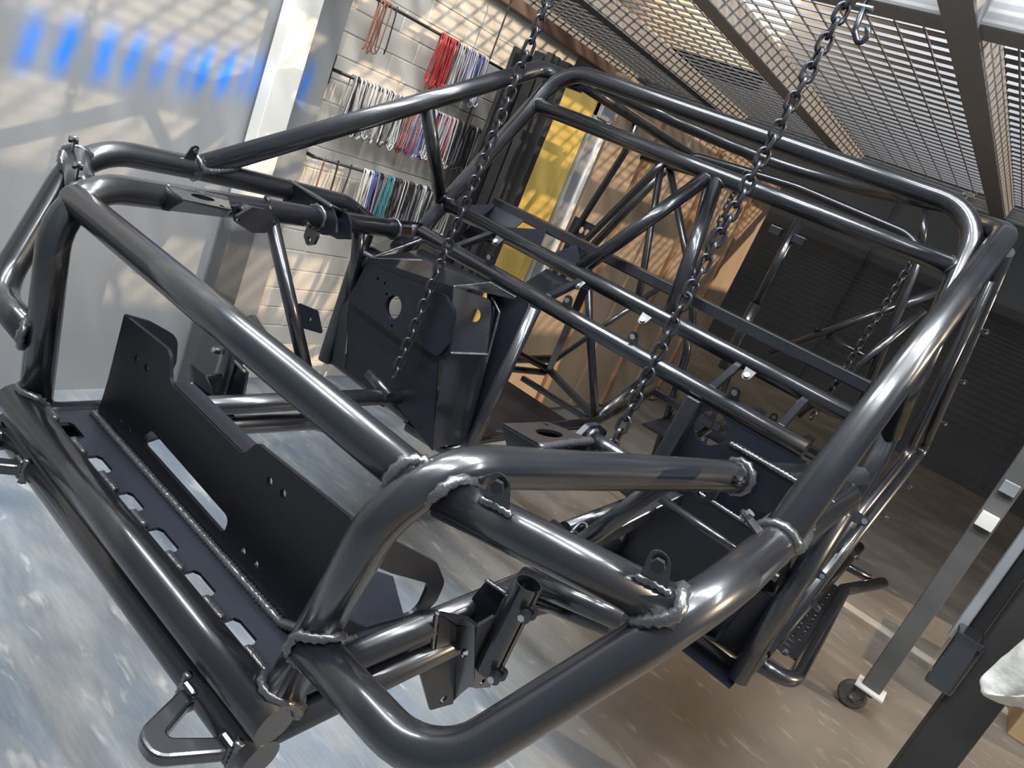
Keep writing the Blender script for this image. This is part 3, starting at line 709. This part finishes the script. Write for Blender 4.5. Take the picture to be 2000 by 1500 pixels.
chain([(.285, .885, 1.47), (.272, .81, .55), (.285, .775, .22), (.30, .755, .15)], 'steel lifting chain with loose end crossing both dash tubes on the right')
chain([(.31, .92, 1.47), (.292, .905, 1.09)], 'short doubled strand above the grab hook on the right chain', jit=.5)
chain([(.33, .70, .07), (.33, .66, .035), (.36, .64, .0), (.345, .62, -.035), (.31, .64, -.02)], 'short chain knotted round the right frame rail', jit=.6)
chain([(.365, 2.31, .88), (.361, 2.25, .82), (.355, 2.2, .40), (.34, 2.2, .20)], 'lifting chain hanging at the rear right of the cage', jit=.3)
chain([(-.33, 2.32, .90), (-.312, 2.25, .79), (-.29, 2.22, .50)], 'lifting chain behind the windscreen braces at the rear', jit=.3)
# beam and hooks that carry them, above the picture
bm_ = empty('lifting_beam', (0, .88, 1.5)); tag(bm_, 'black steel lifting beam above the chassis', 'beam')
o = boxo('beam', (0, 0, .02), (1.1, .06, .08), 'blackpost', bm_)
# grab hook where the right chain doubles
gh = empty('chain_hook', (.295, .90, 1.08)); tag(gh, 'forged grab hook joining the doubled right chain', 'hook')
bm = bmesh.new(); sweep(bm, fillet([(0, 0, .03), (.004, 0, -.01), (.022, 0, -.03), (.030, 0, -.012), (.022, 0, .002)], .012, n=5), .0055, 8)
from_bm('hook_body', bm, M['chain'], gh, smooth=True)
bm = bmesh.new(); sweep(bm, [V((-.014, 0, .03)), V((.016, 0, .03))], .005, 8); from_bm('clevis_pin', bm, M['bolt'], gh)

# ------------------------------------------------------------------ column, hook rails and hooks on the brick wall
c = boxo('steel_column', (-1.40, 1.03, .45), (.06, .098, 2.1), 'column'); tag(c, 'white painted steel column against the grey sheet', 'column')
def rail(z, y0, y1, label, uprights=()):
    e = empty('hook_rail', (-1.42, y0, z)); tag(e, label, 'rail', 'hook rails on the brick wall')
    bm = bmesh.new(); sweep(bm, [V((0, 0, 0)), V((0, y1 - y0, 0))], .0055, 8); from_bm('rod', bm, M['hook_black'], e, smooth=True)
    for yy in (0, y1 - y0):
        b = boxo('bracket_plate', (-.066, yy - .003, 0), (.006, .034, .10), 'hook_black', e, bevel=0)
        boxo('bracket_arm', (-.035, yy, 0), (.07, .012, .012), 'hook_black', e, bevel=0)
        for k in (-.035, .035):
            bm = bmesh.new(); sweep(bm, [V((-.064, yy, k)), V((-.058, yy, k))], .005, 6); from_bm('screw', bm, M['bolt'], b)
    for (yy, l) in uprights:
        bm = bmesh.new(); sweep(bm, [V((.004, yy - y0, .25)), V((.004, yy - y0, -l))], .0035, 6); from_bm('upright_rod', bm, M['hook_black'], e)
    return e
rail(.925, 1.14, 2.40, 'top black hook rail on brick wall with red bundle', [(1.95, .75)])
rail(.655, 1.262, 2.42, 'middle black hook rail on brick wall with long grey row')
rail(.352, 1.257, 2.42, 'bottom black hook rail on brick wall with teal and blue hooks')
def hook_mesh(cn, L, wd):
    # long wire hook: crook over the rod, shank, small crook at the foot
    p = [(-.009, 0, -.014), (-.009, 0, .002), (-.002, 0, .0095), (.009, 0, .002), (.010, 0, -.03), (.006, 0, -L + .02), (.002, 0, -L), (.012 * wd, 0, -L - .008), (.02 * wd, 0, -L + .010)]
    bm = bmesh.new(); sweep(bm, fillet(p, .006, n=2), .0024, 5)
    sweep(bm, [V((-.010, .003, -.012)), V((-.009, .003, -L * .55)), V((-.006, .002, -L + .012)), V((.002, 0, -L))], .0024, 5)
    me = bpy.data.meshes.new('hanging_hook'); bm.to_mesh(me); bm.free(); me.materials.append(M['hook_' + cn]); me.polygons.foreach_set('use_smooth', [True] * len(me.polygons))
    return me
HM = {}
NAMES = dict(red='red', blue='blue', black='black', teal='teal', ltgrey='pale grey', midgrey='grey', brown='rusty brown', lilac='lilac grey')
ROW = {.925: 'top', .655: 'middle', .352: 'bottom'}
COUNT = {.925: 0, .655: 0, .352: 0}
def hooks(z, y0, y1, n, colors, L, grp):
    for i in range(n):
        cn = random.choice(colors); y = y0 + (y1 - y0) * i / max(1, n - 1)
        l = L * random.choice((.94, 1, 1.05)); key = (cn, round(l, 3))
        if key not in HM: HM[key] = hook_mesh(cn, l, random.choice((1, -1)))
        o = bpy.data.objects.new('hanging_hook', HM[key]); col.objects.link(o)
        o.location = (-1.42, y, z + .003); o.rotation_euler = (random.uniform(-.07, .07), random.uniform(-.12, .05), random.uniform(-.7, .7))
        COUNT[z] += 1; k = COUNT[z]
        suf = 'th' if 10 <= k % 100 <= 20 else {1: 'st', 2: 'nd', 3: 'rd'}.get(k % 10, 'th')
        tag(o, 'long %s wire hook, %d%s from the white column on the %s rail' % (NAMES[cn], k, suf, ROW[z]), 'hook', 'wire hooks on the %s rail' % ROW[z])
hooks(.925, 1.33, 1.375, 5, ['brown'], .165, 0); hooks(.925, 1.41, 1.41, 1, ['black'], .16, 0)
hooks(.925, 1.655, 1.745, 20, ['red'], .185, 0); hooks(.925, 1.75, 1.80, 10, ['midgrey', 'black', 'ltgrey'], .185, 0); hooks(.925, 1.805, 1.95, 24, ['ltgrey', 'lilac', 'blue', 'ltgrey', 'midgrey'], .185, 0)
hooks(.655, 1.32, 1.60, 46, ['ltgrey', 'ltgrey', 'ltgrey', 'midgrey', 'black'], .185, 0); hooks(.655, 1.61, 1.66, 7, ['red', 'midgrey'], .185, 0)
hooks(.655, 1.665, 1.90, 34, ['ltgrey', 'lilac', 'blue', 'red', 'midgrey', 'ltgrey'], .185, 0); hooks(.655, 1.905, 2.12, 30, ['black', 'midgrey', 'black', 'ltgrey'], .185, 0); hooks(.655, 2.14, 2.2, 8, ['red', 'ltgrey'], .185, 0)
hooks(.352, 1.305, 1.305, 1, ['brown'], .19, 0); hooks(.352, 1.37, 1.37, 1, ['black'], .19, 0); hooks(.352, 1.435, 1.435, 1, ['black'], .19, 0)
hooks(.352, 1.50, 1.545, 9, ['ltgrey'], .18, 0); hooks(.352, 1.55, 1.575, 6, ['blue', 'lilac'], .18, 0); hooks(.352, 1.58, 1.62, 8, ['red', 'black', 'midgrey'], .18, 0)
hooks(.352, 1.625, 1.66, 8, ['teal'], .18, 0); hooks(.352, 1.665, 1.95, 44, ['black', 'black', 'midgrey', 'black', 'ltgrey'], .18, 0); hooks(.352, 1.96, 2.1, 14, ['ltgrey', 'midgrey'], .18, 0)

# ------------------------------------------------------------------ yellow door and black rack by the partition
yd = empty('yellow_cabinet', (-1.2, 2.2, FLOOR)); tag(yd, 'yellow steel cabinet with grey frame beside the brick wall', 'cabinet')
def yb(n, y0, y1, z0, z1, x, mat, dx=.03): return boxo(n, (x + 1.2, (y0 + y1) / 2 - 2.2, (z0 + z1) / 2 - FLOOR), (dx, y1 - y0, z1 - z0), mat, yd, bevel=.004)
yb('carcass', 1.995, 2.44, FLOOR + .02, 1.0, -1.21, 'blackpost', .28)
yb('door', 2.005, 2.20, FLOOR + .06, .96, -1.052, 'yellow'); yb('door', 2.20, 2.27, FLOOR + .06, .96, -1.062, 'yellow')
yb('frame', 2.275, 2.35, FLOOR + .02, .98, -1.045, 'steelgrey'); yb('frame', 2.352, 2.385, FLOOR + .02, .98, -1.035, 'white'); yb('frame', 2.275, 2.385, .90, .98, -1.04, 'steelgrey', .05)
br = empty('black_rack', (-1.2, 1.85, FLOOR)); tag(br, 'black upright rack frame between brick wall and yellow cabinet', 'rack')
for (x, y, wx, wy) in ((-1.05, 1.965, .05, .04), (-1.06, 1.905, .03, .02), (-1.06, 1.865, .03, .02), (-1.16, 1.95, .05, .06)):
    boxo('upright', (x + 1.2, y - 1.85, .81), (wx, wy, 1.62), 'blackpost', br)
boxo('back_sheet', (-.02, .06, .80), (.02, .13, 1.60), 'blackpost', br)

# ------------------------------------------------------------------ mesh deck overhead
dk = empty('mesh_deck', (0, 3.6, 1.5)); tag(dk, 'overhead mesh walkway deck on grey painted joists', 'deck')
JX = (-2.75, -1.79, -.85, .16, 1.12, 2.08, 3.04)
for x in JX:
    boxo('joist', (x + .05, -1.3, -.015), (.10, 5.94, .11), 'joist', dk, bevel=.006)
boxo('edge_beam', (.1, 1.69, -.02), (6.4, .08, .10), 'joist', dk, bevel=.006)
boxo('edge_beam', (-1.05, -1.64, -.01), (3.6, .13, .10), 'joist', dk, bevel=.01)
boxo('side_rail', (-2.83, -1.3, .0), (.05, 5.94, .07), 'rust', dk)
for a, b in zip(JX[:-1], JX[1:]):
    bm = bmesh.new(); x0, x1 = a + .10, b + .0
    nx = 9
    for k in range(nx): box(bm, (x0 + (x1 - x0) * (k + .5) / nx, -1.3, .035), (.006, 5.88, .006))
    ny = 64
    for k in range(ny): box(bm, ((x0 + x1) / 2, -4.2 + 5.82 * k / (ny - 1), .042), (x1 - x0, .0105, .0105))
    o = from_bm('mesh_panel', bm, M['mesh'], dk); o['kind'] = 'stuff'
for (x, y) in ((-1.02, 1.62), (.02, 1.62)):
    r = empty('rope_tie', (x, 3.6 + y, 1.52)); tag(r, 'frayed white rope tie on the deck edge, %s one' % ('left' if x < -.5 else 'right'), 'rope', 'rope ties')
    for k in range(5):
        bm = bmesh.new(); p = [V((random.uniform(-.01, .01), 0, 0))]
        for q in range(4): p.append(p[-1] + V((random.uniform(-.03, .03), random.uniform(-.02, .0), random.uniform(-.03, .012))))
        sweep(bm, fillet(p, .01, n=3), .005, 6); from_bm('strand', bm, M['cloth'], r, smooth=True)

# ------------------------------------------------------------------ rolling rack, post, cloth and box at the right
rk = empty('rolling_rack', (.942, 2.19, FLOOR)); tag(rk, 'dark steel rack leg standing on a caster wheel', 'rack')
boxo('leg', (0, 0, .80), (.062, .035, 1.40), 'grey', rk, bevel=.004)
boxo('latch', (.0, -.03, .80), (.05, .02, .05), 'white', rk); boxo('latch', (.0, -.03, .92), (.045, .016, .04), 'steelgrey', rk)
boxo('top_plate', (0, 0, .105), (.095, .085, .010), 'white', rk)
cs = boxo('caster_fork', (-.012, 0, .092), (.06, .056, .016), 'grey', rk, bevel=.006)
for k in (-1, 1):
    boxo('fork_side', (-.022, k * .021, .068), (.030, .004, .06), 'grey', cs, rot=Matrix.Rotation(.35, 3, 'Y'))
bm = bmesh.new(); prof = [(.012, -.0165), (.040, -.016), (.048, -.010), (.050, .0), (.048, .010), (.040, .016), (.012, .0165)]
sweep(bm, [V((-.034, y, .050)) for r_, y in prof], .04, 26, rfun=lambda i: prof[i][0])
from_bm('wheel', bm, M['caster'], rk, smooth=False)
bm = bmesh.new(); sweep(bm, [V((-.034, -.028, .050)), V((-.034, .028, .050))], .007, 8); from_bm('axle', bm, M['bolt'], rk)

ps = empty('rack_post', (1.045, 1.24, FLOOR)); tag(ps, 'thick black box section post at the right edge', 'post')
boxo('post', (0, 0, .82), (.088, .07, 1.64), 'blackpost', ps, bevel=.006)
bk = boxo('bracket', (-.066, -.01, .685), (.05, .085, .13), 'gloss', ps, bevel=.006)
bead('weld_bead', [(-.04, -.04, .62), (-.04, -.04, .745)], .004, bk, closed=False)
boxo('bracket_lip', (-.066, -.05, .745), (.052, .012, .014), 'coat', bk)
boxo('side_channel', (-.085, .03, 1.08), (.02, .03, .75), 'steelgrey', ps, bevel=.003)
boxo('side_channel', (-.058, .05, 1.08), (.03, .02, .75), 'blackpost', ps, bevel=.003)

# crumpled cloth
bm = bmesh.new(); bmesh.ops.create_uvsphere(bm, u_segments=40, v_segments=28, radius=1)
rnd = random.Random(3)
ph = [(rnd.uniform(4, 11), rnd.uniform(4, 11), rnd.uniform(0, 6)) for k in range(7)]
for v in bm.verts:
    p = v.co.copy(); d = sum(math.sin(a * p.x + c_) * math.cos(b * p.z + c_ * 2) for a, b, c_ in ph) / 7
    s = 1 + .30 * d
    v.co = V((p.x * .055 * s, p.y * .035 * s, p.z * .15 * s + .04 * p.x))
    if p.z < -.2: v.co.x += (p.z + .2) * -.035 * math.sin(p.y * 5 + p.x * 3)
o = from_bm('shop_cloth', bm, M['cloth'], smooth=True); o.location = (1.092, 1.13, .25); o.rotation_euler = (0, .15, .3)
tag(o, 'crumpled white cloth draped on the black post', 'cloth')
cb = empty('cardboard_box', (1.62, 3.1, FLOOR)); tag(cb, 'brown cardboard box on the floor behind the post', 'box')
boxo('carton', (0, 0, .11), (.40, .55, .22), 'card', cb, bevel=.006)
boxo('flap', (-.06, 0, .224), (.24, .55, .006), 'card', cb, rot=Matrix.Rotation(-.05, 3, 'Y'))
